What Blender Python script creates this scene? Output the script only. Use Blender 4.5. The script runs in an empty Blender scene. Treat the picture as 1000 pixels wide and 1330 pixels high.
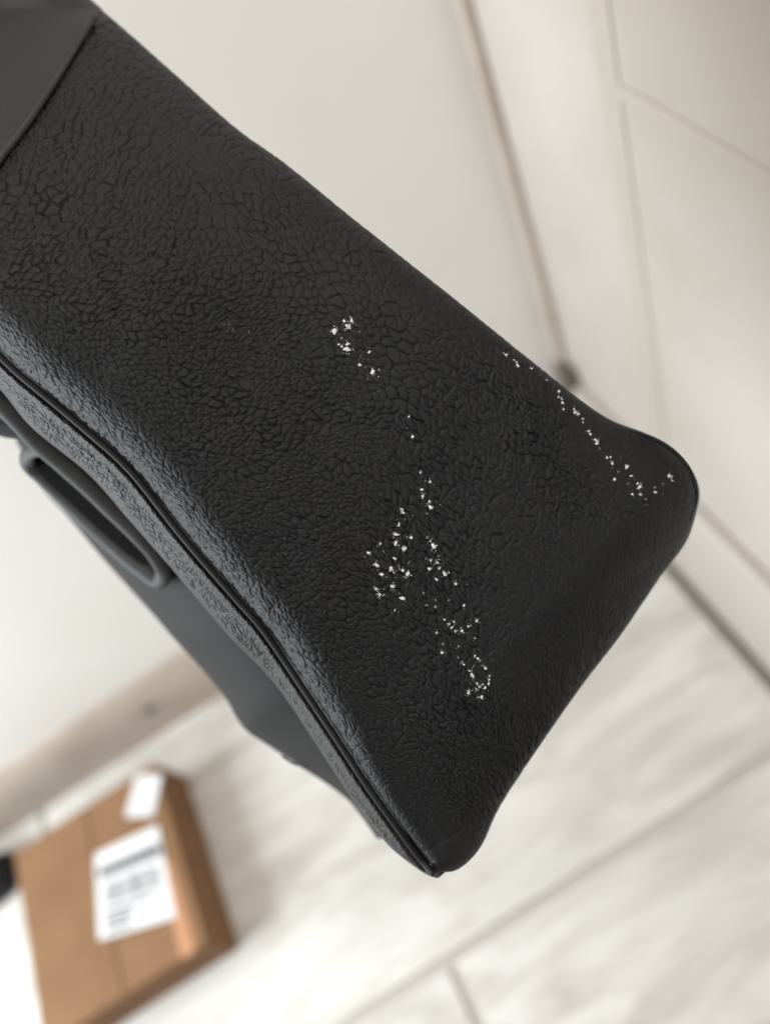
import bpy, math, random
import numpy as np
from mathutils import Vector, Matrix

# ---------------------------------------------------------------- camera
CX = Vector((0.83662, -0.42056, -0.35099))      # image right in the room
CU = Vector((0.54714, 0.67257, 0.49828))        # image up
CF = Vector((-0.02651, 0.60891, -0.79279))      # looking direction
F = 1051.06                                     # focal length for a frame 1000 wide
CAM = Vector((0, 0, 1.25))
scene = bpy.context.scene
cd = bpy.data.cameras.new('camera'); cam = bpy.data.objects.new('camera', cd)
scene.collection.objects.link(cam)
rot = Matrix((CX, CU, -CF)).transposed().to_4x4()
cam.matrix_world = Matrix.Translation(CAM) @ rot
cd.sensor_fit = 'HORIZONTAL'; cd.sensor_width = 36; cd.lens = 36 * F / 1000
cd.clip_start = 0.02; cd.clip_end = 50
cd.dof.use_dof = True; cd.dof.focus_distance = 0.313; cd.dof.aperture_fstop = 4.6; cd.dof.aperture_blades = 0
scene.camera = cam

# ---------------------------------------------------------------- light
w = bpy.data.worlds.new('World'); scene.world = w; w.use_nodes = True
w.node_tree.nodes['Background'].inputs[0].default_value = (1.0, 0.965, 0.93, 1)
w.node_tree.nodes['Background'].inputs[1].default_value = 0.26

def area(name, loc, target, sx, sy, power, col):
    l = bpy.data.lights.new(name, 'AREA'); l.shape = 'RECTANGLE'; l.size = sx; l.size_y = sy
    l.energy = power; l.color = col
    o = bpy.data.objects.new(name, l); scene.collection.objects.link(o); o.location = loc
    o.rotation_euler = (Vector(target) - Vector(loc)).to_track_quat('-Z', 'Y').to_euler()
    return o
area('window_light', (-1.7, 0.36, 1.12), (-0.1, 0.62, 1.06), 0.9, 1.1, 46, (0.865, 0.945, 1.0))
area('room_light', (0.0, 0.15, 2.6), (0.0, 0.25, 0.0), 1.7, 1.7, 29, (1.0, 0.955, 0.905))
scene.view_settings.view_transform = 'Standard'
scene.view_settings.look = 'None'
scene.view_settings.exposure = 0.0
scene.view_settings.gamma = 1.0

RX, BY = 0.325, 0.82          # right wall plane x, left wall plane y

# ---------------------------------------------------------------- helpers
def W(px, py, z):
    """a point of the bag: direction given in frame units, z metres in front of the eye"""
    px = np.asarray(px, float); py = np.asarray(py, float); z = np.asarray(z, float)
    a = (px - 500) / F * z; b = (py - 665) / F * z
    out = [CAM[i] + CX[i] * a - CU[i] * b + CF[i] * z for i in range(3)]
    return np.stack(out, -1)

ORG = np.array(W(400, 640, 0.40))

def mesh_np(name, V, Q, mat, parent=None, uv=None, smooth=True, origin=None):
    me = bpy.data.meshes.new(name)
    V = np.asarray(V, np.float32).reshape(-1, 3)
    if origin is not None: V = V - np.asarray(origin, np.float32)
    Q = np.asarray(Q, np.int32); k = Q.shape[1]
    me.vertices.add(len(V)); me.vertices.foreach_set('co', V.ravel())
    me.loops.add(Q.size); me.loops.foreach_set('vertex_index', Q.ravel())
    me.polygons.add(len(Q)); me.polygons.foreach_set('loop_start', np.arange(0, Q.size, k, dtype=np.int32))
    if uv is not None:
        l = me.uv_layers.new(name='UVMap')
        l.data.foreach_set('uv', np.asarray(uv, np.float32)[Q.ravel()].ravel())
    me.update(calc_edges=True); me.validate()
    me.polygons.foreach_set('use_smooth', np.full(len(Q), smooth))
    o = bpy.data.objects.new(name, me); scene.collection.objects.link(o)
    if mat: me.materials.append(mat)
    if parent: o.parent = parent
    return o

def gridq(r, c, closed=False):
    i = np.arange(r * c).reshape(r, c)
    if closed: i = np.concatenate([i, i[:, :1]], 1)
    a, b, cc, d = i[:-1, :-1], i[:-1, 1:], i[1:, 1:], i[1:, :-1]
    return np.stack([a, d, cc, b], -1).reshape(-1, 4)

def spline(pts, n):
    P = np.array(pts, float)
    P = np.vstack([2 * P[0] - P[1], P, 2 * P[-1] - P[-2]])
    out = []
    for i in range(1, len(P) - 2):
        t = np.linspace(0, 1, 24, endpoint=False)[:, None]
        p0, p1, p2, p3 = P[i - 1:i + 3]
        out.append(.5 * ((2 * p1) + (-p0 + p2) * t + (2 * p0 - 5 * p1 + 4 * p2 - p3) * t ** 2 + (-p0 + 3 * p1 - 3 * p2 + p3) * t ** 3))
    out = np.vstack(out + [P[-2:-1]])
    s = np.r_[0, np.cumsum(np.linalg.norm(np.diff(out[:, :2], axis=0), axis=1))]
    t = np.linspace(0, s[-1], n)
    return np.stack([np.interp(t, s, out[:, k]) for k in range(out.shape[1])], 1)

def arc(C): return np.r_[0, np.cumsum(np.linalg.norm(np.diff(C[:, :2], axis=0), axis=1))]
def at_arc(C, s):
    a = arc(C); return np.stack([np.interp(s, a, C[:, k]) for k in range(C.shape[1])], -1)
def near_arc(C, p):
    return arc(C)[np.argmin(np.hypot(C[:, 0] - p[0], C[:, 1] - p[1]))]
def dist_to(C, x, y):
    """distance of points to a polyline"""
    d = np.full(x.shape, 1e9, np.float32)
    for i in range(len(C) - 1):
        ax, ay = C[i, :2]; bx, by = C[i + 1, :2]; ux, uy = bx - ax, by - ay; L = ux * ux + uy * uy + 1e-9
        t = np.clip(((x - ax) * ux + (y - ay) * uy) / L, 0, 1)
        d = np.minimum(d, (x - ax - t * ux) ** 2 + (y - ay - t * uy) ** 2)
    return np.sqrt(d)
def smooth01(x): x = np.clip(x, 0, 1); return x * x * (3 - 2 * x)
def vnoise(x, y, seed):
    r = np.random.default_rng(seed); T = r.random((64, 64)).astype(np.float32)
    xi = np.floor(x).astype(int); yi = np.floor(y).astype(int); fx = x - xi; fy = y - yi
    fx = fx * fx * (3 - 2 * fx); fy = fy * fy * (3 - 2 * fy)
    g = lambda a, b: T[a % 64, b % 64]
    return (g(xi, yi) * (1 - fx) + g(xi + 1, yi) * fx) * (1 - fy) + (g(xi, yi + 1) * (1 - fx) + g(xi + 1, yi + 1) * fx) * fy

# ---------------------------------------------------------------- materials
def mat(name, col=(.5, .5, .5), rough=.5, spec=.5):
    m = bpy.data.materials.new(name); m.use_nodes = True
    b = m.node_tree.nodes['Principled BSDF']
    b.inputs['Base Color'].default_value = (*col, 1); b.inputs['Roughness'].default_value = rough
    b.inputs['Specular IOR Level'].default_value = spec
    return m, m.node_tree, b
def node(nt, typ, **kw):
    n = nt.nodes.new(typ)
    for k, v in kw.items():
        if hasattr(n, k): setattr(n, k, v)
        else: n.inputs[k].default_value = v
    return n
def ramp(nt, src, stops):
    r = nt.nodes.new('ShaderNodeValToRGB'); e = r.color_ramp.elements
    while len(e) < len(stops): e.new(.5)
    for i, (p, c) in enumerate(stops):
        e[i].position = p; e[i].color = (*c, 1)
    nt.links.new(src, r.inputs[0]); return r.outputs[0]

def leather(name, col, col2, rough, bump, bscale, spec=.5):
    m, nt, b = mat(name, col, rough, spec)
    tc = node(nt, 'ShaderNodeTexCoord')
    n1 = node(nt, 'ShaderNodeTexNoise', Scale=38.0, Detail=4.0, Roughness=.6)
    nt.links.new(tc.outputs['Object'], n1.inputs['Vector'])
    nt.links.new(ramp(nt, n1.outputs['Fac'], [(.32, col), (.68, col2)]), b.inputs['Base Color'])
    n2 = node(nt, 'ShaderNodeTexNoise', Scale=bscale, Detail=5.0, Roughness=.65)
    nt.links.new(tc.outputs['Object'], n2.inputs['Vector'])
    bp = node(nt, 'ShaderNodeBump', Strength=bump, Distance=.0002)
    nt.links.new(n2.outputs['Fac'], bp.inputs['Height']); nt.links.new(bp.outputs[0], b.inputs['Normal'])
    n3 = node(nt, 'ShaderNodeMapRange'); n3.inputs['To Min'].default_value = rough - .06; n3.inputs['To Max'].default_value = rough + .08
    nt.links.new(n1.outputs['Fac'], n3.inputs['Value']); nt.links.new(n3.outputs[0], b.inputs['Roughness'])
    return m
M_GRAIN = leather('black_pebbled_leather', (.0097, .0104, .0118), (.0135, .0140, .0151), .53, .8, 2400, .27)
M_EDGE = leather('pebbled_leather_edge', (.012, .0115, .0108), (.020, .019, .0175), .54, .5, 2600, .33)  # base lifted over the gusset leather to carry window sheen
M_SMOOTH = leather('smooth_black_leather', (.012, .0115, .011), (.017, .0163, .0155), .68, .3, 1500, .18)
M_TOP = leather('smooth_black_top_leather', (.015, .016, .0165), (.020, .021, .0212), .5, .3, 1500, .4)
M_STRAP = leather('matt_black_strap', (.030, .030, .030), (.044, .0435, .042), .6, .35, 1300, .34)
M_PIPE = leather('black_edge_paint', (.014, .0138, .0135), (.020, .0196, .019), .66, .35, 1800, .25)
M_DARK = leather('slot_shade_stitch_black', (.008, .008, .008), (.012, .012, .012), .8, .3, 900, .2)  # paints the shade inside the slot; also used for stitch holes
m_, nt_, b_ = mat('white_residue', (.8, .81, .82), .55, .4)
M_FLAKE = m_
m_, nt_, b_ = mat('thin_grey_residue', (.17, .175, .18), .6, .4)
M_FAINT = m_

m_, nt, b = mat('wall_paint_white', (.83, .835, .82), .75, .3); M_WALL = m_
tc = node(nt, 'ShaderNodeTexCoord'); n = node(nt, 'ShaderNodeTexNoise', Scale=2.2, Detail=5.0)
nt.links.new(tc.outputs['Object'], n.inputs['Vector'])
nt.links.new(ramp(nt, n.outputs['Fac'], [(.3, (.79, .755, .705)), (.7, (.85, .825, .785))]), b.inputs['Base Color'])  # soft light and shade patches put into the wall colour
m_, nt, b = mat('cream_panel_paint', (.64, .585, .525), .5, .4); M_CREAM = m_
tc = node(nt, 'ShaderNodeTexCoord'); n = node(nt, 'ShaderNodeTexNoise', Scale=3.2, Detail=3.0)
nt.links.new(tc.outputs['Object'], n.inputs['Vector'])
nt.links.new(ramp(nt, n.outputs['Fac'], [(.3, (.45, .40, .35)), (.7, (.55, .50, .455))]), b.inputs['Base Color'])
M_TRIM, _, _ = mat('cream_trim_paint', (.46, .41, .355), .45, .4)
M_BASE, nt, b = mat('beige_baseboard_paint', (.50, .43, .35), .55, .35)
tc = node(nt, 'ShaderNodeTexCoord'); n = node(nt, 'ShaderNodeTexNoise', Scale=9.0, Detail=5.0)
nt.links.new(tc.outputs['Object'], n.inputs['Vector'])
nt.links.new(ramp(nt, n.outputs['Fac'], [(.3, (.41, .345, .28)), (.7, (.52, .45, .38))]), b.inputs['Base Color'])
M_JOINT, _, _ = mat('dark_joint_filler', (.12, .10, .085), .8, .3)
M_GROUT, _, _ = mat('tile_grout', (.50, .465, .425), .85, .2)

# floor tiles: whitewashed wood look, grain along x
M_TILE, nt, b = mat('whitewashed_wood_tile', (.6, .58, .54), .42, .45)
tc = node(nt, 'ShaderNodeTexCoord'); oi = node(nt, 'ShaderNodeObjectInfo')
mp = node(nt, 'ShaderNodeMapping'); mp.inputs['Scale'].default_value = (2.6, 13.0, 4.0)
cv = node(nt, 'ShaderNodeVectorMath', operation='SCALE'); cv.inputs[0].default_value = (7, 5, 3)
nt.links.new(oi.outputs['Random'], cv.inputs['Scale'])
ad = node(nt, 'ShaderNodeVectorMath', operation='ADD')
nt.links.new(tc.outputs['Object'], ad.inputs[0]); nt.links.new(cv.outputs[0], ad.inputs[1])
nt.links.new(ad.outputs[0], mp.inputs['Vector'])
n = node(nt, 'ShaderNodeTexNoise', Scale=1.5, Detail=7.0, Roughness=.62, Distortion=.9)
nt.links.new(mp.outputs[0], n.inputs['Vector'])
n2 = node(nt, 'ShaderNodeTexNoise', Scale=4.5, Detail=3.0)
nt.links.new(ad.outputs[0], n2.inputs['Vector'])
c1 = ramp(nt, n.outputs['Fac'], [(.30, (.46, .42, .38)), (.45, (.60, .57, .53)), (.58, (.70, .68, .65)), (.74, (.76, .745, .725))])
c2 = ramp(nt, n2.outputs['Fac'], [(.35, (.86, .85, .83)), (.65, (1, .99, .975))])
mx = node(nt, 'ShaderNodeMixRGB', blend_type='MULTIPLY'); mx.inputs[0].default_value = 1
nt.links.new(c1, mx.inputs[1]); nt.links.new(c2, mx.inputs[2]); nt.links.new(mx.outputs[0], b.inputs['Base Color'])
bp = node(nt, 'ShaderNodeBump', Strength=.25, Distance=.002)
nt.links.new(n.outputs['Fac'], bp.inputs['Height']); nt.links.new(bp.outputs[0], b.inputs['Normal'])

# cardboard
def cardboard(name, a, c):
    m, nt, b = mat(name, a, .8, .2)
    tc = node(nt, 'ShaderNodeTexCoord')
    n = node(nt, 'ShaderNodeTexNoise', Scale=11.0, Detail=6.0, Roughness=.6); nt.links.new(tc.outputs['Object'], n.inputs['Vector'])
    nt.links.new(ramp(nt, n.outputs['Fac'], [(.3, a), (.7, c)]), b.inputs['Base Color'])
    wv = node(nt, 'ShaderNodeTexWave', Scale=60.0, Distortion=.4); nt.links.new(tc.outputs['Object'], wv.inputs['Vector'])
    bp = node(nt, 'ShaderNodeBump', Strength=.15, Distance=.001); nt.links.new(wv.outputs['Fac'], bp.inputs['Height'])
    nt.links.new(bp.outputs[0], b.inputs['Normal']); return m
M_CARD = cardboard('brown_cardboard', (.20, .106, .053), (.25, .137, .070))
M_ORANGE, _, _ = mat('glossy_orange', (.44, .20, .085), .35, .5)
M_LABEL, _, _ = mat('white_label_paper', (.68, .68, .675), .6, .3)
M_PRINT, _, _ = mat('dark_print', (.07, .07, .075), .6, .3)
M_SHOEB, _, _ = mat('black_rubber', (.012, .012, .013), .6, .3)
M_SHOEW, _, _ = mat('pale_canvas', (.62, .54, .45), .7, .3)

def box_mesh(name, lo, hi, m, parent=None, bevel=0.0, loc=(0, 0, 0)):
    import bmesh
    bm = bmesh.new(); bmesh.ops.create_cube(bm, size=1)
    for v in bm.verts:
        v.co = Vector([lo[i] + (v.co[i] + .5) * (hi[i] - lo[i]) for i in range(3)])
    if bevel: bmesh.ops.bevel(bm, geom=bm.edges[:], offset=bevel, segments=3, affect='EDGES', profile=.5)
    me = bpy.data.meshes.new(name); bm.to_mesh(me); bm.free(); me.materials.append(m)
    o = bpy.data.objects.new(name, me); scene.collection.objects.link(o); o.location = loc
    if parent: o.parent = parent
    return o
def empty(name, loc, label=None, cat=None):
    o = bpy.data.objects.new(name, None); scene.collection.objects.link(o); o.location = loc
    if label: o['label'] = label; o['category'] = cat
    return o

# ---------------------------------------------------------------- the room
g = box_mesh('floor', (-2.6, -2.2, -.06), (RX + .02, BY + .02, -.005), M_GROUT); g['kind'] = 'structure'
TW, TL, GP = .589, 1.18, .0075
proto = None
for r in range(5):
    y1 = BY - r * TW; y0 = y1 - TW
    off = [-.88, -.30, -.62, -.05, -.8][r]
    for k in range(-2, 2):
        x0 = off + k * TL; x1 = x0 + TL
        if x0 > RX or x1 < -2.6: continue
        x0c = max(x0, -2.6); x1c = min(x1, RX)
        bw = x1c - x0c
        t = box_mesh('tile', (GP, GP, -.005), (bw - GP, TW - GP, 0), M_TILE, g, .0012, (x0c, y0, 0))
        proto = t
wl = box_mesh('wall_left', (-2.6, BY, -.06), (RX + .12, BY + .1, 2.7), M_WALL); wl['kind'] = 'structure'
wr = box_mesh('wall_right', (RX, -2.2, -.06), (RX + .12, BY, 2.7), M_CREAM); wr['kind'] = 'structure'

# left baseboard: rounded top, real slab proud of the wall
prof_ = [(0, .176), (.003, .174), (.007, .164), (.011, .150), (.015, .130), (.016, .105), (.015, .07), (.012, .038), (.009, .016), (.008, .0)]
Vb = [(x, BY - o, z) for x in (-2.6, RX - .02) for o, z in prof_]
bl = mesh_np('baseboard', Vb, gridq(2, len(prof_)), M_BASE, wl)
nail = box_mesh('plug', (-.008, -.004, -.008), (.008, .0, .008), M_JOINT, wl, .0035, (-.573, BY - .0155, .1))
# right baseboard and panelling
brt = box_mesh('baseboard', (RX - .018, -2.2, .004), (RX, BY - .03, .262), M_CREAM, wr, .006)
bev = box_mesh('dark_foot_strip', (RX - .026, -2.2, .0), (RX - .018, BY - .03, .010), M_JOINT, wr, .002)  # dark strip along the foot of the right baseboard
for (ya, yb) in ((.541, .571),):
    box_mesh('panel_stile', (RX - .0015, ya, .262), (RX, yb, 2.6), M_TRIM, wr, .001)
box_mesh('panel_rail', (RX - .0015, -1.2, .830), (RX, .541, .846), M_TRIM, wr, .001)
# the corner joint between the two walls, with the dark gap left above the baseboard
box_mesh('corner_bead', (RX - .012, BY - .036, .262), (RX, BY - .018, 2.6), M_BASE, wr, .003)
box_mesh('joint_gap', (RX - .02, BY - .062, .14), (RX - .001, BY - .020, .295), M_JOINT, wr, .005)

# ---------------------------------------------------------------- cardboard box
BX = empty('cardboard_box', (-.7325, .555, 0), 'flat brown cardboard box with white shipping labels on the floor by the wall', 'box')
hx, hy, hz = .1425, .153, .10
box_mesh('body', (-hx, -hy, 0), (hx, hy, hz - .003), M_CARD, BX, .004)
fl1 = box_mesh('flap', (-hx, -hy, hz - .003), (-.001, hy, hz), M_CARD, BX, .0012)
fl2 = box_mesh('flap', (.001, -hy, hz - .003), (hx, hy, hz - .0006), M_CARD, BX, .0012)
box_mesh('orange_strip', (hx - .042, -hy - .001, hz + .0002), (hx - .018, -.012, hz + .0008), M_ORANGE, BX)  # brighter orange strip on the box top
def card(name, quad, z, m, parent, th=.0006):
    v = [(x, y, z) for x, y in quad] + [(x, y, z + th) for x, y in quad]
    f = [(3, 2, 1, 0), (4, 5, 6, 7), (0, 1, 5, 4), (1, 2, 6, 5), (2, 3, 7, 6), (3, 0, 4, 7)]
    return mesh_np(name, v, f, m, parent, smooth=False)
def topxy(px, py, z):
    d = CX * ((px - 500) / F) - CU * ((py - 665) / F) + CF
    t = (z - CAM.z) / d.z; p = CAM + d * t
    return (p.x - BX.location.x, p.y - BX.location.y)
q = [topxy(*p, .1) for p in ((163, 1062), (199, 1060), (211, 1006), (178, 1008))]
l1 = card('label', q, hz + .001, M_LABEL, BX); l1['label'] = 'small white label near the far corner'
# grey lines of print on the small label
def lerp2(Q, u, v):
    a = [Q[0][i] + (Q[1][i] - Q[0][i]) * u for i in (0, 1)]; b2 = [Q[3][i] + (Q[2][i] - Q[3][i]) * u for i in (0, 1)]
    return tuple(a[i] + (b2[i] - a[i]) * v for i in (0, 1))
def strip(Q, u0, u1, v0, v1, parent, z, m=M_PRINT):
    return card('print', [lerp2(Q, u0, v0), lerp2(Q, u1, v0), lerp2(Q, u1, v1), lerp2(Q, u0, v1)], z, m, parent, .0002)
for k in range(5): strip(q, .32, .42 if k % 2 else .52, .16 + .15 * k, .20 + .15 * k, l1, hz + .0016)
q = [topxy(*p, .1) for p in ((129, 1222), (229, 1192), (205, 1072), (124, 1110))]
l2 = card('label', q, hz + .001, M_LABEL, BX); l2['label'] = 'large white shipping label with a black printed bar'
strip(q, .05, .98, .68, .80, l2, hz + .0016)
rnd = random.Random(3)
u = .1
while u < .9:
    wd = rnd.choice((.008, .012, .02)); strip(q, u, u + wd, .34, .60, l2, hz + .0016); u += wd + rnd.choice((.01, .016, .024))
for k in range(4): strip(q, .1, .1 + rnd.uniform(.3, .7), .06 + .065 * k, .095 + .065 * k, l2, hz + .0016)

# ---------------------------------------------------------------- small shoe at the left edge
def blob_mesh(name, c, r, m, parent, n=20, k=14, pw=1.0, cut=None):
    V = []
    for i in range(k + 1):
        th = math.pi * i / k
        for j in range(n):
            ph = 2 * math.pi * j / n
            x, y, z = math.sin(th) * math.cos(ph), math.sin(th) * math.sin(ph), math.cos(th)
            x = math.copysign(abs(x) ** pw, x); y = math.copysign(abs(y) ** pw, y)
            z = math.copysign(abs(z) ** pw, z)
            V.append((c[0] + r[0] * x, c[1] + r[1] * y, c[2] + r[2] * z))
    return mesh_np(name, V, gridq(k + 1, n, True)[:, ::-1], m, parent)
SH = empty('shoe', (-.985, .735, 0), 'black and pale low shoe cut off at the left edge, beside the cardboard box', 'shoe')
blob_mesh('sole', (-.03, 0, .012), (.075, .045, .012), M_SHOEB, SH, pw=.6)
blob_mesh('upper', (-.03, -.002, .034), (.068, .040, .026), M_SHOEB, SH, pw=.8)
blob_mesh('toe_cap', (-.022, .012, .056), (.052, .024, .014), M_SHOEW, SH, pw=.8)

# ---------------------------------------------------------------- the bag
BAG = empty('leather_bag', tuple(ORG), 'large black pebbled leather bag held up in front, its lower corner scuffed with white specks', 'bag')
OR = ORG

Lc = spline([(-230, 240), (-150, 315), (-60, 396), (0, 452), (28, 479), (63, 508), (115, 552), (175, 607), (245, 695), (315, 776), (350, 817), (405, 898),
             (450, 966), (482, 1015), (524, 1074), (550, 1109), (569, 1131)], 900)
Rc = spline([(-40, -140), (60, -50), (160, 36), (230, 98), (307, 166), (372, 213), (455, 280.5), (525, 336), (587, 385), (650, 436), (706, 481), (751, 517),
             (793, 545), (839, 563), (874, 584), (898, 610), (908, 636), (905, 663), (891, 704), (860, 746), (835, 783), (804, 828),
             (755, 892), (695, 978), (650, 1047), (627, 1096), (609, 1119), (592, 1131), (576, 1133.5), (571, 1132.5)], 1500)
PAIRS = [((-230, 240), (-40, -140)), ((-150, 315), (100, -15)), ((-60, 396), (230, 98)), ((63, 508), (370, 212)), ((175, 607), (500, 315)), ((245, 695), (620, 411)),
         ((350, 817), (751, 517)), ((405, 898), (874, 584)), ((440, 950), (908, 640)), ((482, 1015), (860, 746)), ((524, 1074), (755, 892)),
         ((550, 1109), (650, 1047)), ((569, 1131), (571, 1132.5))]
sL = np.array([near_arc(Lc, a) for a, b in PAIRS]); sR = np.array([near_arc(Rc, b) for a, b in PAIRS])
sL[-1] = arc(Lc)[-1]; sR[-1] = arc(Rc)[-1]
NR, NC, NB = 1230, 600, 26
key = np.r_[0, np.cumsum(np.diff(sL) * .45 + np.diff(sR) * .55)]
tt = np.linspace(0, key[-1], NR)
aL = np.interp(tt, key, sL); aR = np.interp(tt, key, sR)
def blur(a, n):
    k = np.hanning(2 * n + 1); k /= k.sum(); p = np.r_[2 * a[0] - a[n:0:-1], a, 2 * a[-1] - a[-2:-n - 2:-1]]
    return np.convolve(p, k, 'valid')
aL = blur(aL, 40); aR = blur(aR, 40)
PL = at_arc(Lc, aL); PR = at_arc(Rc, aR)
def taper(p):            # roll radius of the free edge, larger round the base fold
    s = near_arc(Rc, p); return s
sA = near_arc(Rc, (839, 563)); sA2 = near_arc(Rc, (891, 704)); sB = near_arc(Rc, (650, 1047)); sE = arc(Rc)[-1]
rR = np.interp(aR, [0, sA - 200, sA, sA2, sB, sE], [46, 46, 60, 120, 72, 24])
# samples across a row
s_ = np.linspace(0, 1, 4001)
e_ = (1 - s_) * 480
dens = 1 / np.minimum(1, np.sqrt(1 - (1 - np.minimum(e_ / 70, 1)) ** 2) + .035)
dens = dens * (1 + .9 * np.exp(-(s_ / .05) ** 2))
cs = np.r_[0, np.cumsum((dens[1:] + dens[:-1]) / 2)]; cs /= cs[-1]
su = np.interp(np.linspace(0, 1, NC), cs, s_)
GX = PL[:, 0:1] + (PR[:, 0:1] - PL[:, 0:1]) * su
GY = PL[:, 1:2] + (PR[:, 1:2] - PL[:, 1:2]) * su

RIDGE = spline([(250, 180), (330, 280), (430, 400), (485, 480), (540, 580), (600, 700), (640, 830), (655, 940), (640, 1040)], 60)
FOLD = spline([(-80, 330), (40, 410), (170, 530), (300, 690), (430, 880), (540, 1050)], 40)
def zbase(x, y):
    """depth of the gusset (metres), without grain; valid a little beyond its outline too"""
    x = np.asarray(x, np.float32); y = np.asarray(y, np.float32)
    z = .312 + .00003 * (y - 640) * .5 + .00001 * (x - 400)
    eL = np.minimum(dist_to(Lc[::12], x, y), 400)
    # panel swells forward left of the ridge, shaped to darken that band
    side = (x - np.interp(y, RIDGE[:, 1], RIDGE[:, 0]))
    u = np.clip(-side / 330, 0, 1.3)
    z = z - .0110 * np.sin(np.clip(u / 1.1, 0, 1) * np.pi / 2) ** 2
    v = np.clip(side / 260, 0, 1.5)
    z = z + .006 * v ** 1.5
    # soft hollow in the middle of the left band and dents
    d = dist_to(FOLD, x, y)
    rl = np.interp(y, [300, 850, 1040], [50, 42, 14])
    a = np.clip(1 - eL / rl, 0, 1)
    z = z + np.interp(y, [850, 1040], [.024, .006]) * (1 - np.sqrt(1 - .95 * a * a))
    z = z + 4.2e-7 * np.clip(430 - y, 0, 420) ** 2  # top leans back, shaped to catch more overhead light
    n = vnoise(x / 150 + 3, y / 150 + 7, 5) * .0022 + vnoise(x / 70 + 3, y / 90 + 7, 6) * .0011
    z = z + n
    z = z + .0016 * np.exp(-((x - 330) / 60) ** 2 - ((y - 440) / 60) ** 2)
    return z
ZB = zbase(GX, GY)
eR = dist_to(Rc[::8], GX, GY)
rr = rR[:, None]
qq = np.clip(1 - eR / rr, 0, 1)
roll = rr * (1 - np.sqrt(np.maximum(1 - qq * qq, 0))) / F * .312
Z0 = ZB + roll

# ---- grain: anisotropic cells whose size, direction and depth change over the hide
CTRL = np.array([  # x, y, dirx, diry, stretch, size, depth, invert
    (60, 230, .75, -.66, 1.15, 17, .9, 0), (200, 260, .8, -.6, 1.25, 17, .9, 0), (40, 340, .85, -.5, 1.4, 14, .95, 0), (160, 370, .9, -.43, 1.6, 14, .9, 0), (260, 190, .95, -.2, 1.5, 18, .55, 0),
    (330, 260, .7, .7, 1.3, 20, .7, 0), (420, 330, .7, .7, 1.2, 19, .65, 0), (560, 400, .5, .86, 1.3, 17, .5, 0), (480, 460, .7, .7, 1.3, 18, .65, 0), (430, 250, .7, .6, 1.2, 18, .45, 0),
    (330, 440, .95, -.3, 1.5, 12, .9, .55), (300, 540, .97, -.2, 1.4, 13, 1., .7), (420, 560, .95, -.1, 1.4, 14, .9, .6), (200, 470, .8, .3, 1.3, 12, .9, .3), (300, 640, .95, .2, 1.4, 14, .9, .5),
    (400, 760, .95, .15, 1.4, 14, .95, .7), (470, 860, .8, .6, 1.4, 13, .9, .75), (500, 980, .75, .66, 1.4, 12, .7, .7), (520, 1060, .5, .8, 1.3, 13, .15, 0),
    (520, 600, .5, .86, 1.7, 15, .9, .1), (560, 720, .5, .86, 1.9, 14, 1.2, 0), (590, 820, .5, .86, 1.9, 15, 1.15, 0), (590, 930, .5, .86, 1.6, 15, 1.15, 0), (620, 1000, .35, .94, 1.5, 14, .9, 0),
    (640, 560, .4, .92, 1.8, 15, .9, 0), (700, 560, .35, .94, 2.0, 15, 1.15, 0), (730, 640, .35, .94, 1.8, 14, 1.1, 0), (670, 660, .4, .92, 1.6, 16, .55, 0), (690, 780, .2, .98, 1.8, 12, .42, 0),
    (760, 560, .4, .92, 1.5, 16, .3, 0), (820, 620, .5, .86, 1.8, 12, .35, 0), (860, 620, .7, .7, 1.8, 11, .45, 0), (800, 720, .05, 1., 2.0, 11, .38, 0), (750, 820, .15, .98, 1.9, 12, .6, 0), (680, 960, .25, .97, 1.9, 13, .85, 0),
    (650, 870, .2, .98, 1.8, 14, .45, 0),
    (20, 440, .66, .75, 2.0, 9, .8, 0), (120, 530, .66, .75, 2.2, 9, .9, 0), (240, 670, .66, .75, 2.3, 8, .9, 0), (340, 790, .66, .75, 2.2, 9, .9, 0), (440, 930, .6, .8, 2.2, 10, .7, 0)], np.float32)
def field(x, y, sig=52.):
    wsum = np.zeros_like(x); cxx = wsum.copy(); cxy = wsum.copy(); sz = wsum.copy(); dp = wsum.copy(); iv = wsum.copy()
    for c in CTRL:
        w_ = 1 / (((x - c[0]) ** 2 + (y - c[1]) ** 2) / sig ** 2 + .25) ** 2.2
        n_ = math.hypot(c[2], c[3]); dx, dy = c[2] / n_, c[3] / n_; s = math.log(c[4])
        cxx += w_ * s * (dx * dx - dy * dy); cxy += w_ * s * 2 * dx * dy
        sz += w_ * c[5]; dp += w_ * c[6]; iv += w_ * c[7]; wsum += w_
    return cxx / wsum, cxy / wsum, sz / wsum, dp / wsum, iv / wsum
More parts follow.
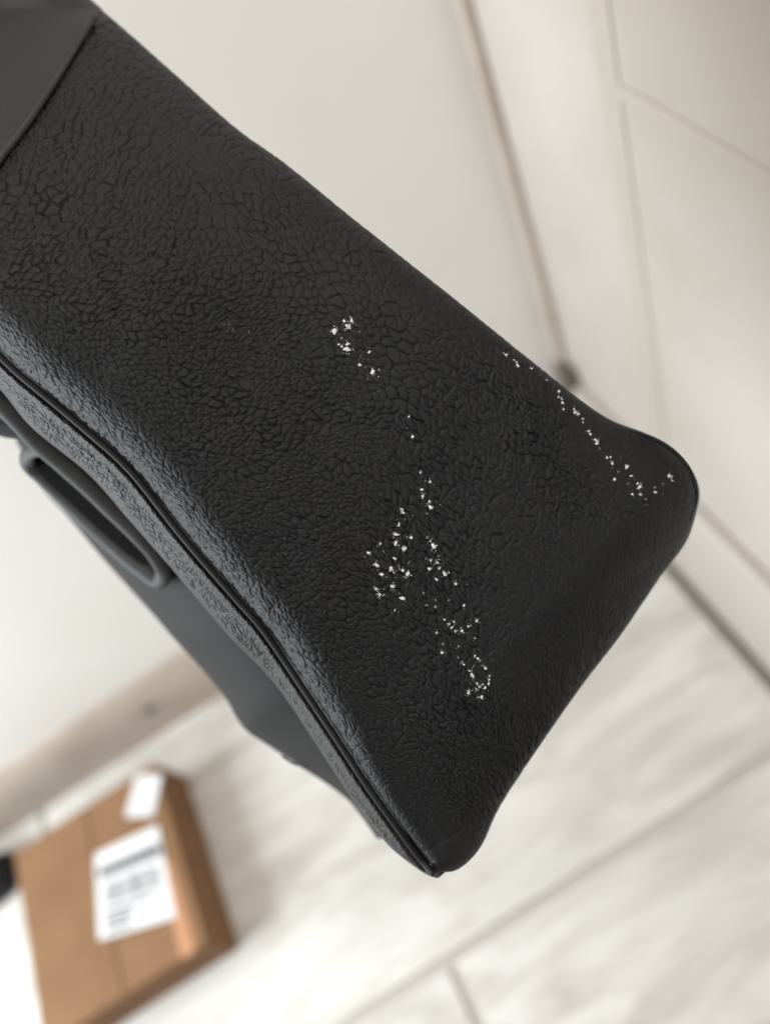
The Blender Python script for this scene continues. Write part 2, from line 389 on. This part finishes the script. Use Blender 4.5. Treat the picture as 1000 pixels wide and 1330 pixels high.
def voro(x, y, A, B, g_, seed, rng_=3):
    """returns F1, F2-F1 (pixels) and an edge hash for jittered points of spacing g_ under metric (A,B)"""
    s = np.sqrt(A * A + B * B) + 1e-6; c2 = A / s; s2 = B / s
    ch = np.cosh(s); sh = np.sinh(s)              # metric: shrink distances along the stretch direction
    mxx = ch - sh * c2; myy = ch + sh * c2; mxy = -sh * s2
    r = np.random.default_rng(seed); T = r.random((128, 128, 3)).astype(np.float32)
    xs = x / g_; ys = y / g_; xi = np.floor(xs).astype(np.int32); yi = np.floor(ys).astype(np.int32)
    f1 = np.full(x.shape, 1e9, np.float32); f2 = f1.copy(); i1 = np.zeros(x.shape, np.float32); i2 = i1.copy()
    for a in range(-rng_, rng_ + 1):
        for b in range(-rng_, rng_ + 1):
            cx = xi + a; cy = yi + b; t = T[cx % 128, cy % 128]
            dx = cx + .15 + .70 * t[..., 0] + .5 * (cy % 2) - xs; dy = cy + .15 + .70 * t[..., 1] - ys
            d = mxx * dx * dx + 2 * mxy * dx * dy + myy * dy * dy
            hid = t[..., 2]
            lt1 = d < f1; lt2 = (d < f2) & ~lt1
            f2 = np.where(lt1, f1, np.where(lt2, d, f2)); i2 = np.where(lt1, i1, np.where(lt2, hid, i2))
            f1 = np.where(lt1, d, f1); i1 = np.where(lt1, hid, i1)
    f1 = np.sqrt(f1); f2 = np.sqrt(f2)
    h = np.mod((i1 + i2) * 57.31 + (i1 * i2) * 91.7, 1.)
    return f1 * g_, (f2 - f1) * g_, h, i1
def grain(x, y, extra=1.0):
    """height in frame pixels, creases negative"""
    wob = lambda L, k, am: (vnoise(x / L, y / L, k) - .5) * am
    wx = x + wob(30, 11, 9) + wob(9, 12, 3.6) + wob(4, 18, 1.2)
    wy = y + wob(30, 13, 9) + wob(9, 14, 3.6) + wob(4, 19, 1.2)
    A, B, sz, dp, iv = field(x, y); A = A * 2.1; B = B * 2.1
    sz = np.clip(sz * .73 * np.exp(wob(34, 17, .6)), 7.8, 16.5)
    H = np.zeros_like(x)
    W_ = np.zeros_like(x)
    for g_, seed in ((8.2, 21), (11., 22), (14.8, 23)):
        ww = np.exp(-((np.log(sz / g_)) / .15) ** 2) ** 4
        m = ww > .0004
        if not m.any(): continue
        f1, ed, h, cid = voro(wx[m], wy[m], A[m], B[m], g_, seed, 3)
        dd = .42 + .58 * h
        cw = .80 + .045 * g_
        cr = -np.exp(-(ed / cw) ** 1.8) * 2.0 * dd
        r2 = f1 / g_
        top = .30 * (1 - r2 * r2 * 1.2) + (cid - .5) * .10
        # small grains nested between the large ones
        f1b, edb, hb, cb = voro(wx[m] + 3 * cid, wy[m], A[m] * .7, B[m] * .7, g_ * .56, seed + 40, 2)
        sub = -np.exp(-(edb / (cw * .62)) ** 2) * .38 * smooth01((hb - .4) * 3) * (cid > .5)
        H[m] += ww[m] * (cr + top + sub) * (g_ / 14) ** .8; W_[m] += ww[m]
    H /= np.maximum(W_, 1e-6)
    # long creases that link many cells
    f1, ed, h, cid = voro(wx + wob(50, 15, 22), wy + wob(50, 16, 22), A * 1.3, B * 1.3, 37., 31)
    brk = smooth01((vnoise(x / 30, y / 30, 33) - .35) * 4)
    H -= (np.exp(-(ed / 1.7) ** 2) * .75 + np.exp(-(ed / 6.) ** 2) * .12) * (h > .35) * (.4 + .6 * h) * brk
    H += (vnoise(x / 3.1, y / 3.1, 41) + .6 * vnoise(x / 1.7, y / 1.7, 42) - .8) * .20
    H += (vnoise(x / 60, y / 60, 43) - .5) * .8
    return H * np.maximum(dp, .3) * extra, dp
import time; t0 = time.time()
Hg, DP = grain(GX.astype(np.float32), GY.astype(np.float32))
for ax in (0, 1):
    Hg = .12 * np.roll(Hg, 1, ax) + .76 * Hg + .12 * np.roll(Hg, -1, ax)
fade = smooth01(eR / 9) * .75 + .25
PXM = .312 / F
disp = Hg * fade * 2.7 * PXM
# displace along the (rough) surface normal
P0 = W(GX, GY, Z0)
du = np.gradient(P0, axis=1); dv = np.gradient(P0, axis=0)
N = np.cross(du, dv); N /= np.linalg.norm(N, axis=-1, keepdims=True) + 1e-12
if (N[NR // 2, NC // 2] @ np.array(CF)) > 0: N = -N
N[-14:] = N[-15]; disp[-110:] *= smooth01(np.linspace(1, 0, 110))[:, None]
P = P0 + N * disp[..., None]
# extra columns: the free edge rolls on behind and runs back to the rear of the bag
tan = np.gradient(PR, axis=0); tan /= np.linalg.norm(tan, axis=1, keepdims=True) + 1e-9
nin = np.stack([-tan[:, 1], tan[:, 0]], 1)       # inward in the frame
cen = np.array([480, 760])
for i in range(1): nin = np.where((((cen - PR) * nin).sum(1, keepdims=True)) < 0, -nin, nin)
k_ = NR - 1
wcols = []
ZS = Z0[:, -1]
for j in range(1, NB + 1):
    if j <= 10:
        ph = math.radians(90 + 7 * j)
        off = rR * (1 - math.sin(ph)); dz = rR * (-math.cos(ph)) * PXM
    else:
        kk = (j - 10) / (NB - 10)
        off = rR * (1 - math.sin(math.radians(160))) + rR * .6 * kk + 60 * kk * np.clip(rR / 60, .1, 1)
        dz = rR * (-math.cos(math.radians(160))) * PXM + .12 * kk * np.clip(rR / 60, .05, 1)
    q_ = PR + nin * off[:, None]
    wcols.append(W(q_[:, 0], q_[:, 1], ZS + dz))
# groove side: the seam edge turns under towards the piping
tL = np.gradient(PL, axis=0); tL /= np.linalg.norm(tL, axis=1, keepdims=True) + 1e-9
nL = np.stack([tL[:, 1], -tL[:, 0]], 1); nL = np.where(nL[:, 0:1] > 0, nL, -nL)   # inward (to the right)
lcols = []
for off, dz in ((5, .0075), (2.6, .0045), (.8, .0018)):
    q_ = PL + nL * off; lcols.append(W(q_[:, 0], q_[:, 1], Z0[:, 0] + dz))
ALL = np.concatenate([np.stack(lcols, 1), P, np.stack(wcols, 1)], 1)
r_, c_ = ALL.shape[:2]
gus = mesh_np('gusset', ALL, gridq(r_, c_), M_GRAIN, BAG, origin=OR)
gus['label'] = 'pebbled black leather side panel narrowing to the bottom corner'
print('gusset', time.time() - t0)

# ---- tubes along frame curves (piping)
def tube(name, pts, rad, m, parent, n=300, sides=12, flat=1.0, closed=False):
    """pts: (px, py, z metres); rad in metres, may be an array"""
    C = spline(pts, n); Wp = W(C[:, 0], C[:, 1], C[:, 2])
    T = np.gradient(Wp, axis=0); T /= np.linalg.norm(T, axis=1, keepdims=True)
    Fv = np.array(CF)[None]; Bn = np.cross(T, Fv); Bn /= np.linalg.norm(Bn, axis=1, keepdims=True); Nn = np.cross(Bn, T)
    a = np.linspace(0, 2 * np.pi, sides, endpoint=False)
    R_ = np.broadcast_to(np.asarray(rad, float), (n,))[:, None, None]
    V = Wp[:, None] + R_ * (np.cos(a)[None, :, None] * Bn[:, None] + flat * np.sin(a)[None, :, None] * Nn[:, None])
    Q = gridq(n, sides, True)
    V = V.reshape(-1, 3); V = np.vstack([V, Wp[:1], Wp[-1:]])
    cap = []
    for j in range(sides):
        j2 = (j + 1) % sides
        cap.append((len(V) - 2, j, j2, j2)); cap.append((len(V) - 1, (n - 1) * sides + j2, (n - 1) * sides + j, (n - 1) * sides + j))
    me = bpy.data.meshes.new(name)
    me.from_pydata([tuple(v) for v in (V - OR)], [], [tuple(q) for q in Q] + [(c[0], c[1], c[2]) for c in cap]); me.update()
    me.polygons.foreach_set('use_smooth', np.ones(len(me.polygons), bool)); me.materials.append(m)
    o = bpy.data.objects.new(name, me); scene.collection.objects.link(o); o.parent = parent
    return o
zL = np.interp(arc(Lc), aL, Z0[:, 0]); 
tLc = np.gradient(Lc, axis=0); tLc /= np.linalg.norm(tLc, axis=1, keepdims=True); nLc = np.stack([-tLc[:, 1], tLc[:, 0]], 1)
nLc = np.where(nLc[:, 0:1] < 0, nLc, -nLc)       # outward (to the left)
idx = np.r_[np.arange(0, 900, 18), 899]
pip = Lc + nLc * 7.5
endt = np.clip((arc(Lc)[-1] - arc(Lc)) / 60, .35, 1)
tube('piping', [(pip[i, 0], pip[i, 1], zL[i] + .0035) for i in idx], 4.6 * PXM, M_PIPE, BAG, 700, 14)

# ---- front face strip: from the piping out to its turned edge
Ec = spline([(-230, 290), (-150, 368), (-60, 450), (0, 506), (42, 556), (115, 616), (168, 676), (224, 740), (297, 826), (335, 864), (370, 906), (415, 974),
             (461, 1044), (482, 1072), (510, 1104), (545, 1131), (560, 1139), (569, 1141), (573, 1137)], 900)
NF, NQ = 1100, 92
a1 = np.linspace(0, arc(Lc)[-1], NF)
pairsE = [((-230, 240), (-230, 290)), ((-60, 396), (-100, 414)), ((63, 508), (30, 545)), ((175, 607), (142, 646)), ((245, 695), (205, 718)), ((350, 817), (322, 852)), ((405, 898), (376, 915)),
          ((450, 966), (420, 982)), ((482, 1015), (452, 1030)), ((524, 1074), (497, 1090)), ((550, 1109), (530, 1121)), ((569, 1131), (573, 1137))]
eA = np.array([near_arc(Lc, p[0]) for p in pairsE]); eB = np.array([near_arc(Ec, p[1]) for p in pairsE]); eB[-1] = arc(Ec)[-1]; eA[-1] = arc(Lc)[-1]
b1 = blur(np.interp(a1, eA, eB), 30)
FL = at_arc(Lc, a1) + at_arc(np.c_[Lc[:, :2] * 0 + nLc], a1) * 0
FL = at_arc(Lc, a1); nn = np.stack([np.interp(a1, arc(Lc), nLc[:, k]) for k in (0, 1)], 1)
FE = at_arc(Ec, b1); zl = np.interp(a1, arc(Lc), zL)
q = np.linspace(0, 1, NQ)
S0 = FL - nn * 9.
X = S0[:, 0:1] + (FE[:, 0:1] - S0[:, 0:1]) * q; Y = S0[:, 1:2] + (FE[:, 1:2] - S0[:, 1:2]) * q
tipk = np.clip((arc(Lc)[-1] - a1) / 120, .25, 1)[:, None]
wpx = np.hypot(*(FE - S0).T)[:, None]
dpx = q * (wpx + 0) - 9
prof = .0060 + .0 * q                             # metres behind the seam edge
prof = .0062 + .006 * np.clip(-dpx / 9, 0, 1) - .0036 * np.exp(-((dpx - 18) / 4.2) ** 2) + .017 * q ** 2.0 * np.clip(wpx / 40, .2, 1)
edge = np.clip((q - .9) / .1, 0, 1)
prof = prof + .006 * edge ** 2
Zf = zl[:, None] + prof * (tipk * .7 + .3)
# fine pleated grain running along the seam, crossing wrinkles on the ridge
s_arc = a1[:, None] + 0 * q
u1 = (s_arc / 1.0).astype(np.float32); v1 = (dpx * 1.0).astype(np.float32)
o1 = np.ones_like(u1)
wu = u1 + (vnoise(u1 / 16, v1 / 8, 61) - .5) * 14 + v1 * .7; wv = v1 * 1.35 + (vnoise(u1 / 12, v1 / 6, 62) - .5) * 7
_, ed, hh, cc = voro(wu, wv, o1 * .75, o1 * .25, 6.0, 63)
gf = -np.exp(-(ed / 1.3) ** 2) * (.3 + .7 * hh) + .5 * (1 - np.exp(-ed / 2.)) + (vnoise(u1 / 3, v1 / 2, 64) - .5) * .5
gf = gf * (.35 + .65 * smooth01((dpx - 11) / 5)) * 1.0
Zf2 = Zf - gf * .00042 * (1 + .5 * (dpx > 14))
V = W(X, Y, Zf2)
tails = []
for k in range(1, 6):                            # the turned edge runs on behind, down to the side of the bag
    qx = FE - nn * np.minimum(3.5 * k, wpx * .8)
    tails.append(W(qx[:, 0], qx[:, 1], Zf2[:, -1] + .010 * k * tipk[:, 0] * np.clip((arc(Lc)[-1] - a1) / 260, .05, 1)))
V = np.concatenate([V, np.stack(tails, 1)], 1)
ff = mesh_np('front_face', V, gridq(NF, NQ + 5)[:, ::-1], M_EDGE, BAG, origin=OR)
ff['label'] = 'strip of pebbled leather beside the piped seam, window sheen in its paler colour'
# stitch holes between piping and ridge
nst = 0
SV = []; SQ = []
for a_ in np.arange(330, arc(Lc)[-1] - 40, 9.5):
    i = int(np.interp(a_, a1, np.arange(NF))); jx = int(np.clip(np.searchsorted(dpx[i], 12.5), 0, NQ - 1))
    c = np.array([X[i, jx], Y[i, jx]]); t = np.array([np.interp(a_, arc(Lc), tLc[:, 0]), np.interp(a_, arc(Lc), tLc[:, 1])]); nrm = nn[i]
    zc = Zf2[i, jx] - .0003
    base = len(SV)
    for k in range(8):
        an = k * math.pi / 4; p = c + t * 2.6 * math.cos(an) + nrm * 1.3 * math.sin(an); SV.append(W(p[0], p[1], zc))
    SV.append(W(c[0], c[1], zc - .00035))
    for k in range(8): SQ.append((base + k, base + (k + 1) % 8, base + 8))
st = mesh_np('stitching', SV, SQ, M_DARK, BAG, origin=OR); st['kind'] = 'stuff'

# ---- smooth side of the bag behind the strip, out to its own outline
Oc = spline([(20, 572), (27, 585), (36, 608), (60, 641), (87, 670), (140, 733), (196, 795), (227, 831), (262, 869), (292, 906), (308, 934), (321, 950), (352, 971), (394, 999), (425, 1019), (452, 1040), (470, 1062), (490, 1090)], 500)
Es = Ec[(arc(Ec) > near_arc(Ec, (30, 545))) & (arc(Ec) < near_arc(Ec, (510, 1104)))]
nP = 260
I_ = at_arc(Es, np.linspace(0, arc(Es)[-1], nP)); O_ = at_arc(Oc, np.linspace(0, arc(Oc)[-1], nP))
I_ = I_ + np.array([18, -14]) * 1.0
q = np.linspace(0, 1, 60)
ez = np.sin(q * math.pi / 2)
X = I_[:, 0:1] + (O_[:, 0:1] - I_[:, 0:1]) * ez; Y = I_[:, 1:2] + (O_[:, 1:2] - I_[:, 1:2]) * ez
zI = np.interp(np.linspace(0, 1, nP), np.linspace(0, 1, 40), .372 + .030 * np.exp(-(np.linspace(0, 1, 40) / .42) ** 4))
zp = .052 * np.linspace(1, .75, nP)[:, None]
Zp = zI[:, None] + zp * (1 - np.cos(q * math.pi / 2)) + .025 * np.clip(q - .0, 0, 1)
Zp = Zp + (vnoise(X / 60, Y / 60, 71) - .5) * .004
back = []
for k in range(1, 12):
    ph = k / 11; q_ = O_ + np.array([26, -20]) * (ph * 1.4) + np.array([2, -2]) * 0
    back.append(W(q_[:, 0], q_[:, 1], Zp[:, -1] + .10 * ph))
V = np.concatenate([W(X, Y, Zp), np.stack(back, 1)], 1)
sp = mesh_np('side_body', V, gridq(*V.shape[:2])[:, ::-1], M_SMOOTH, BAG, origin=OR)
sp['label'] = 'smooth grey-looking leather body behind the strip'
# curved edge at its lower end, its highlight painted as a paler tube
tube('panel_edge_glint', [(366, 982, .408), (381, 992, .410), (397, 996, .410), (412, 994, .408), (424, 988, .402), (433, 981, .395)], 1.6 * PXM, M_STRAP, BAG, 60, 8)

# ---- belt loop with a long slot
zt = .388
loop = [(-230, 312, .352), (-150, 389, .354), (-60, 469, .358), (-10, 514, .362), (20, 543, .365), (48, 573, .370), (80, 601, .374), (115, 632, .377), (150, 666, .380), (182, 700, .382),
        (203, 725, .385), (213, 744, .390), (206, 754, .396), (190, 742, .400), (161, 717, .404), (125, 684, .406), (87, 647, .406), (57, 618, .403), (38, 602, .398), (38, 588, .390), (52, 582, .380)]
tl = tube('strap_loop', loop, np.interp(np.arange(420), [0, 240, 275, 320, 390, 420], [.0046, .0046, .0034, .0054, .0054, .0036]), M_STRAP, BAG, 420, 16, .6); tl['label'] = 'rounded leather loop with a long slot'
slot = [(44, 590), (52, 584), (80, 601), (115, 632), (150, 666), (182, 700), (205, 729), (208, 745), (190, 738), (160, 716), (124, 684), (88, 650), (58, 622), (42, 603)]  # near-black plate added in the slot to stand for its shade
sv = [W(x, y, .398) for x, y in slot] + [W(x, y, .408) for x, y in slot]
ns = len(slot)
me = bpy.data.meshes.new('slot_shade')
me.from_pydata([tuple(v - OR) for v in sv], [], [tuple(range(ns))[::-1], tuple(range(ns, 2 * ns))] + [(k, (k + 1) % ns, ns + (k + 1) % ns, ns + k) for k in range(ns)])
me.update(); me.materials.append(M_DARK)
sl = bpy.data.objects.new('slot_shade', me); scene.collection.objects.link(sl); sl.parent = BAG
# dark strap leaving to the left
def slab(name, quad, z0, z1, m, parent):
    """thick plate whose outline is given in frame units with a depth per corner"""
    n = len(quad)
    Vv = [W(x, y, z) for x, y, z in quad] + [W(x, y, z + (z1 - z0)) for x, y, z in quad]
    me = bpy.data.meshes.new(name)
    me.from_pydata([tuple(v - OR) for v in Vv], [], [tuple(range(n))[::-1], tuple(range(n, 2 * n))] + [(k, (k + 1) % n, n + (k + 1) % n, n + k) for k in range(n)])
    me.update(); me.materials.append(m)
    o = bpy.data.objects.new(name, me); scene.collection.objects.link(o); o.parent = parent
    md = o.modifiers.new('bevel', 'BEVEL'); md.width = .0018; md.segments = 2
    return o
slab('strap', [(-260, 380, .40), (-260, 505, .40), (-60, 553, .39), (10, 569, .386), (36, 572, .383), (38, 556, .383), (0, 515, .385)], 0, .006, M_PIPE, BAG)

# ---- smooth top panel over the gusset, with a beaded edge
Tc = spline([(-140, 420), (-95, 350), (-40, 276), (0, 213), (22, 184), (43, 156), (72, 112), (104, 60), (138, 0), (170, -60), (190, -110)], 300)
tT = np.gradient(Tc, axis=0); tT /= np.linalg.norm(tT, axis=1, keepdims=True); nT = np.stack([tT[:, 1], -tT[:, 0]], 1)
nT = np.where(nT[:, 0:1] < 0, nT, -nT)
offs = np.r_[np.linspace(0, 14, 8), np.linspace(20, 320, 40)]
X = Tc[:, 0:1] + nT[:, 0:1] * offs; Y = Tc[:, 1:2] + nT[:, 1:2] * offs
Zt = zbase(X, Y); 
er = dist_to(Rc[::8], X, Y); ins = (X < np.interp(Y, Rc[:600, 1], Rc[:600, 0]))
Zt = Zt + np.where(ins, 46 * (1 - np.sqrt(1 - np.clip(1 - er / 46, 0, 1) ** 2)), 46) * PXM
Zt = Zt - .0022 + .0016 * np.exp(-(offs / 3.0) ** 2)
# keep only what lies inside the outline of the bag: pull the rest onto the edge
xr = np.interp(Y, Rc[:600, 1], Rc[:600, 0]) + 1.5
X = np.minimum(X, xr)
V = W(X, Y, Zt)
V2 = W(X[:, :1] + 1.0, Y[:, :1] + .6, Zt[:, :1] + .003)
tp = mesh_np('top_panel', np.concatenate([V2, V], 1), gridq(300, len(offs) + 1), M_TOP, BAG, origin=OR)
tp['label'] = 'smooth black leather panel above the pebbled side'
jj = np.arange(0, 300, 6); jj = jj[Tc[jj, 0] < np.interp(Tc[jj, 1], Rc[:600, 1], Rc[:600, 0]) - 3]
zt_ = zbase(Tc[:, 0], Tc[:, 1])
tube('edge_bead', [(Tc[i, 0] - 3, Tc[i, 1] - 2, zt_[i] - .0016) for i in jj], 4.3 * PXM, M_STRAP, BAG, 300, 12)

# ---- rear piping glimpsed round the corner
bpc = [(805, 556, .331), (833, 564, .331), (856, 573.5, .332), (877, 588, .333), (894, 608, .334), (903, 630, .335), (904, 650, .337), (896, 676, .342)]
tube('rear_piping', bpc, 3.0 * PXM * np.clip(np.minimum(np.arange(120) / 25, np.arange(119, -1, -1) / 35), .25, 1), M_PIPE, BAG, 120, 12)

# ---------------------------------------------------------------- white scuffs
A1 = [(446.5,416.5,2.5,0),(456.4,416,3,0),(452.8,423.6,4.3,0),(455.8,411.6,1.6,1),(434,429.6,3.5,0),(438,428,2,1),(443.8,439.8,2.5,1),(439.6,447,1.6,0),(443.5,450,2.3,0),(451.6,446.4,2.4,0),(450,453,4.2,0),(445,458,1.3,1),(455,439,1.2,1),(479,457,2.2,0),(472,464.6,1.3,1),(468.6,462,1.1,1),(467,473.8,2.4,0),(484,482.6,3.7,0),(476.8,491.4,1.2,1),(491.8,508,1.6,1),(292,422,1.3,1),(303,429,1.6,1),(298,421,1.1,1),(323,431,1.4,1),(531,540.6,1.4,0),(536,567,2.2,0),(529,557,1.1,1)]
A2 = [(546,613.6,2,0),(548,619,1.2,1),(558.4,626,2,0),(563,630,1.3,1),(547.6,635.6,2.4,0),(549.4,644,2.5,0),(557.6,651.6,1.9,0),(559.6,658.8,3.9,0),(572.4,655.6,1.6,1),(523.4,665,3.3,0),(526.4,674,1.6,1),(535.6,669.6,1.7,1),(518,681.4,2,0),(514,694,3,0),(511,693,2,1),(513.6,706,3.5,0),(533.6,698,2.4,0),(528.6,697,1.3,0),(525.4,713,3.4,0),(494,706,2,0),(479,718.4,3.2,0),(498,717,2.4,1),(512.4,725.6,2,0),(489,734,3.2,0),(508,738.4,3.9,0),(495.6,746,2.9,0),(523,741,2.4,0),(529.6,745.6,3.7,0),(531,731,2.1,1),(518,736,1.8,1),(513,750,1.7,1),(510,762,2.9,0),(488.6,765,2.7,0),(493,772.4,2.9,0),(498,773,1.6,0),(522,777.6,3.5,0),(555,697.6,2.7,1),(559,703,1.6,0),(563,710,3.5,0),(570,723,2.1,1),(568,731,2.4,0),(560,727.4,1.9,0),(553.4,725.6,1.4,1),(558,739,2.6,0),(571,738,2,0),(577.6,745.6,3.9,0),(566.6,752.4,2,0),(592,758,2.4,0),(606,759,1.2,1),(602.4,787,1.8,0),(549.4,771.4,2.5,1),(554,786,1.6,0),(565.6,780,2.1,1),(566,788,3,1),(583,780,2,1),(513,792.4,1.7,0),(518,796,1.4,1)]
A3 = [(577.4,805,2.1,0),(583.3,811,2.1,0),(586.5,815.3,1.9,0),(591.4,820.2,1.7,0),(599.6,819.5,2.8,0),(589.3,807.6,1.5,0),(608.2,813.6,1.8,0),(611.7,812.5,1.1,0),(619.7,806,2.4,0),(567.3,822.3,1.7,0),(575.3,836.6,1.7,0),(574.6,847.8,2.3,0),(585.8,837.7,1.3,1),(595.6,839.4,1.3,0),(593,841.6,1.1,1),(616.6,829.3,1.3,0),(616.6,852,1.7,0),(620.6,855.5,2.1,0),(623.6,858,1.3,0),(595,854.5,1.3,0),(599.8,861,2.1,1),(602.6,863.4,1.9,0),(609.6,871.3,2.1,0),(612.4,876.2,3,0),(614.5,879,2,0),(627.8,864.3,1.9,1),(630,868.5,2.3,0),(635.5,878.3,1.8,0),(635,883.2,2,0),(634.8,887.7,1.9,0),(630,893.7,2.3,0),(619.7,888,1.7,0),(623,892.4,1.9,0),(618.7,895.5,1.9,0),(611.7,887.4,1.1,1),(627,889.5,1.3,0),(608.5,899.7,2.7,0),(625.7,905.3,3.2,0),(621,906.3,1.4,0)]
A4 = [(654,458,1.1,0),(657.7,460.3,1.9,0),(667.3,467.3,1.1,0),(670.7,470,1.4,0),(672.5,474.3,2.3,0),(690,478.2,1.6,0),(702,486.3,1.1,0),(709,492.8,1.8,0),(726.3,508,1.8,0),(725.3,515.4,1.6,0),(729.7,518,1.9,0),(730.5,522.7,2.3,0),(731.5,531.8,1.8,0),(745.3,531.5,1.9,0),(747,535.4,2.7,0),(751.3,537.5,1.9,0),(757,543.5,1.3,0),(757,548.7,1.1,0),(764.8,560,1.8,0),(766.6,563.5,2.1,0),(774,571.3,2.3,0),(775.2,575.7,2.7,0),(779,583,1.3,1),(788.2,594,1.7,0),(793,593.4,1.4,0),(795.2,601.7,2.3,0),(790.8,598.6,1.2,1),(807.7,593,1.3,1),(813.7,606.4,2.5,0),(803,612,1.7,1),(798,622.8,2.2,0),(820,618,2,0),(815.5,627.7,1.7,1),(831,632,3,0),(828.5,627.7,1.6,0),(821.2,642,1.8,0),(832,642.3,1.9,0),(839,648,1.9,1),(839.7,655.8,1.2,1),(850.6,632.4,2.1,1),(851,639,1.9,0),(861,628.5,1.6,1),(868.8,618,2.3,0),(872.2,619.4,1.6,0),(873.5,624,1.4,0),(861,641.5,1.,1)]
fx = GX.ravel(); fy = GY.ravel(); Pf = P.reshape(-1, 3); Nf = N.reshape(-1, 3)
rg = np.random.default_rng(77)
sub = np.arange(0, len(fx), 1)
binid = {}
bk = (np.floor(fx / 8).astype(int) * 4096 + np.floor(fy / 8).astype(int))
order = np.argsort(bk, kind='stable'); sbk = bk[order]
def nearest(x, y):
    c = []
    for a in (-1, 0, 1):
        for b in (-1, 0, 1):
            k = (int(math.floor(x / 8)) + a) * 4096 + int(math.floor(y / 8)) + b
            l, r = np.searchsorted(sbk, k), np.searchsorted(sbk, k, 'right'); c.append(order[l:r])
    c = np.concatenate(c)
    return c[np.argmin((fx[c] - x) ** 2 + (fy[c] - y) ** 2)] if len(c) else None
def flake(V, Q, x, y, r):
    """an irregular low crust conforming to the grain under it"""
    i0 = nearest(x, y)
    if i0 is None: return
    n = 11; base = len(V); ax = rg.uniform(0, 3.14); el = rg.uniform(1.0, 1.7)
    rad = r * rg.uniform(.45, 1.3, n)
    rings = ((.55, 1.0), (1.0, .25))
    V.append(Pf[i0] + Nf[i0] * (.16 * r * PXM))
    for f, hgt in rings:
        for k in range(n):
            a = 2 * math.pi * k / n
            ux, uy = math.cos(a) * el ** .5, math.sin(a) / el ** .5
            dx = (ux * math.cos(ax) - uy * math.sin(ax)) * rad[k] * f; dy = (ux * math.sin(ax) + uy * math.cos(ax)) * rad[k] * f
            i = nearest(x + dx, y + dy)
            if i is None: i = i0
            p = W(x + dx, y + dy, 1.0); 
            d0 = (Pf[i] - np.array(CAM)) @ np.array(CF)
            p = np.array(W(x + dx, y + dy, d0))
            V.append(p + Nf[i] * ((.18 * hgt * r * rg.uniform(.4, 1.4) + (.12 if hgt > .5 else -.3)) * PXM))
    for k in range(n):
        k2 = (k + 1) % n
        Q.append((base, base + 1 + k, base + 1 + k2)); 
        Q.append((base + 1 + k, base + 1 + n + k, base + 1 + n + k2)); Q.append((base + 1 + k, base + 1 + n + k2, base + 1 + k2))
for nm, lab, data in (('scuff', 'short broken trail of white specks high on the panel', A1), ('scuff', 'wide scatter of white specks in the middle of the panel', A2),
                      ('scuff', 'hooked trail of tiny white specks low on the panel', A3), ('scuff', 'curved trail of white specks along the right edge', A4)):
    V, Q, V3, Q3 = [], [], [], []
    for (x, y, r, faint) in data:
        if faint:
            for k in range(3): flake(V3, Q3, x + rg.normal(0, 1.0), y + rg.normal(0, 1.0), r * .6)
            flake(V, Q, x + rg.normal(0, .6), y + rg.normal(0, .6), r * .42)
        else:
            flake(V, Q, x, y, r * 1.02)
            for k in range(4): flake(V, Q, x + rg.normal(0, r * .8), y + rg.normal(0, r * 1.0), r * rg.uniform(.15, .4))
            for k in range(2): flake(V3, Q3, x + rg.normal(0, r * 1.2), y + rg.normal(0, r * 1.3), r * rg.uniform(.2, .55))
            if rg.random() < .6: flake(V3, Q3, x + rg.normal(0, r * 1.3), y + rg.normal(0, r * 1.3), r * .6)
    o = mesh_np(nm, V, Q, M_FLAKE, BAG, origin=OR, smooth=True); o['label'] = lab; o['kind'] = 'stuff'
    if V3: 
        o2 = mesh_np('thin_residue', V3, Q3, M_FAINT, BAG, origin=OR, smooth=True); o2['kind'] = 'stuff'
print('done', time.time() - t0)
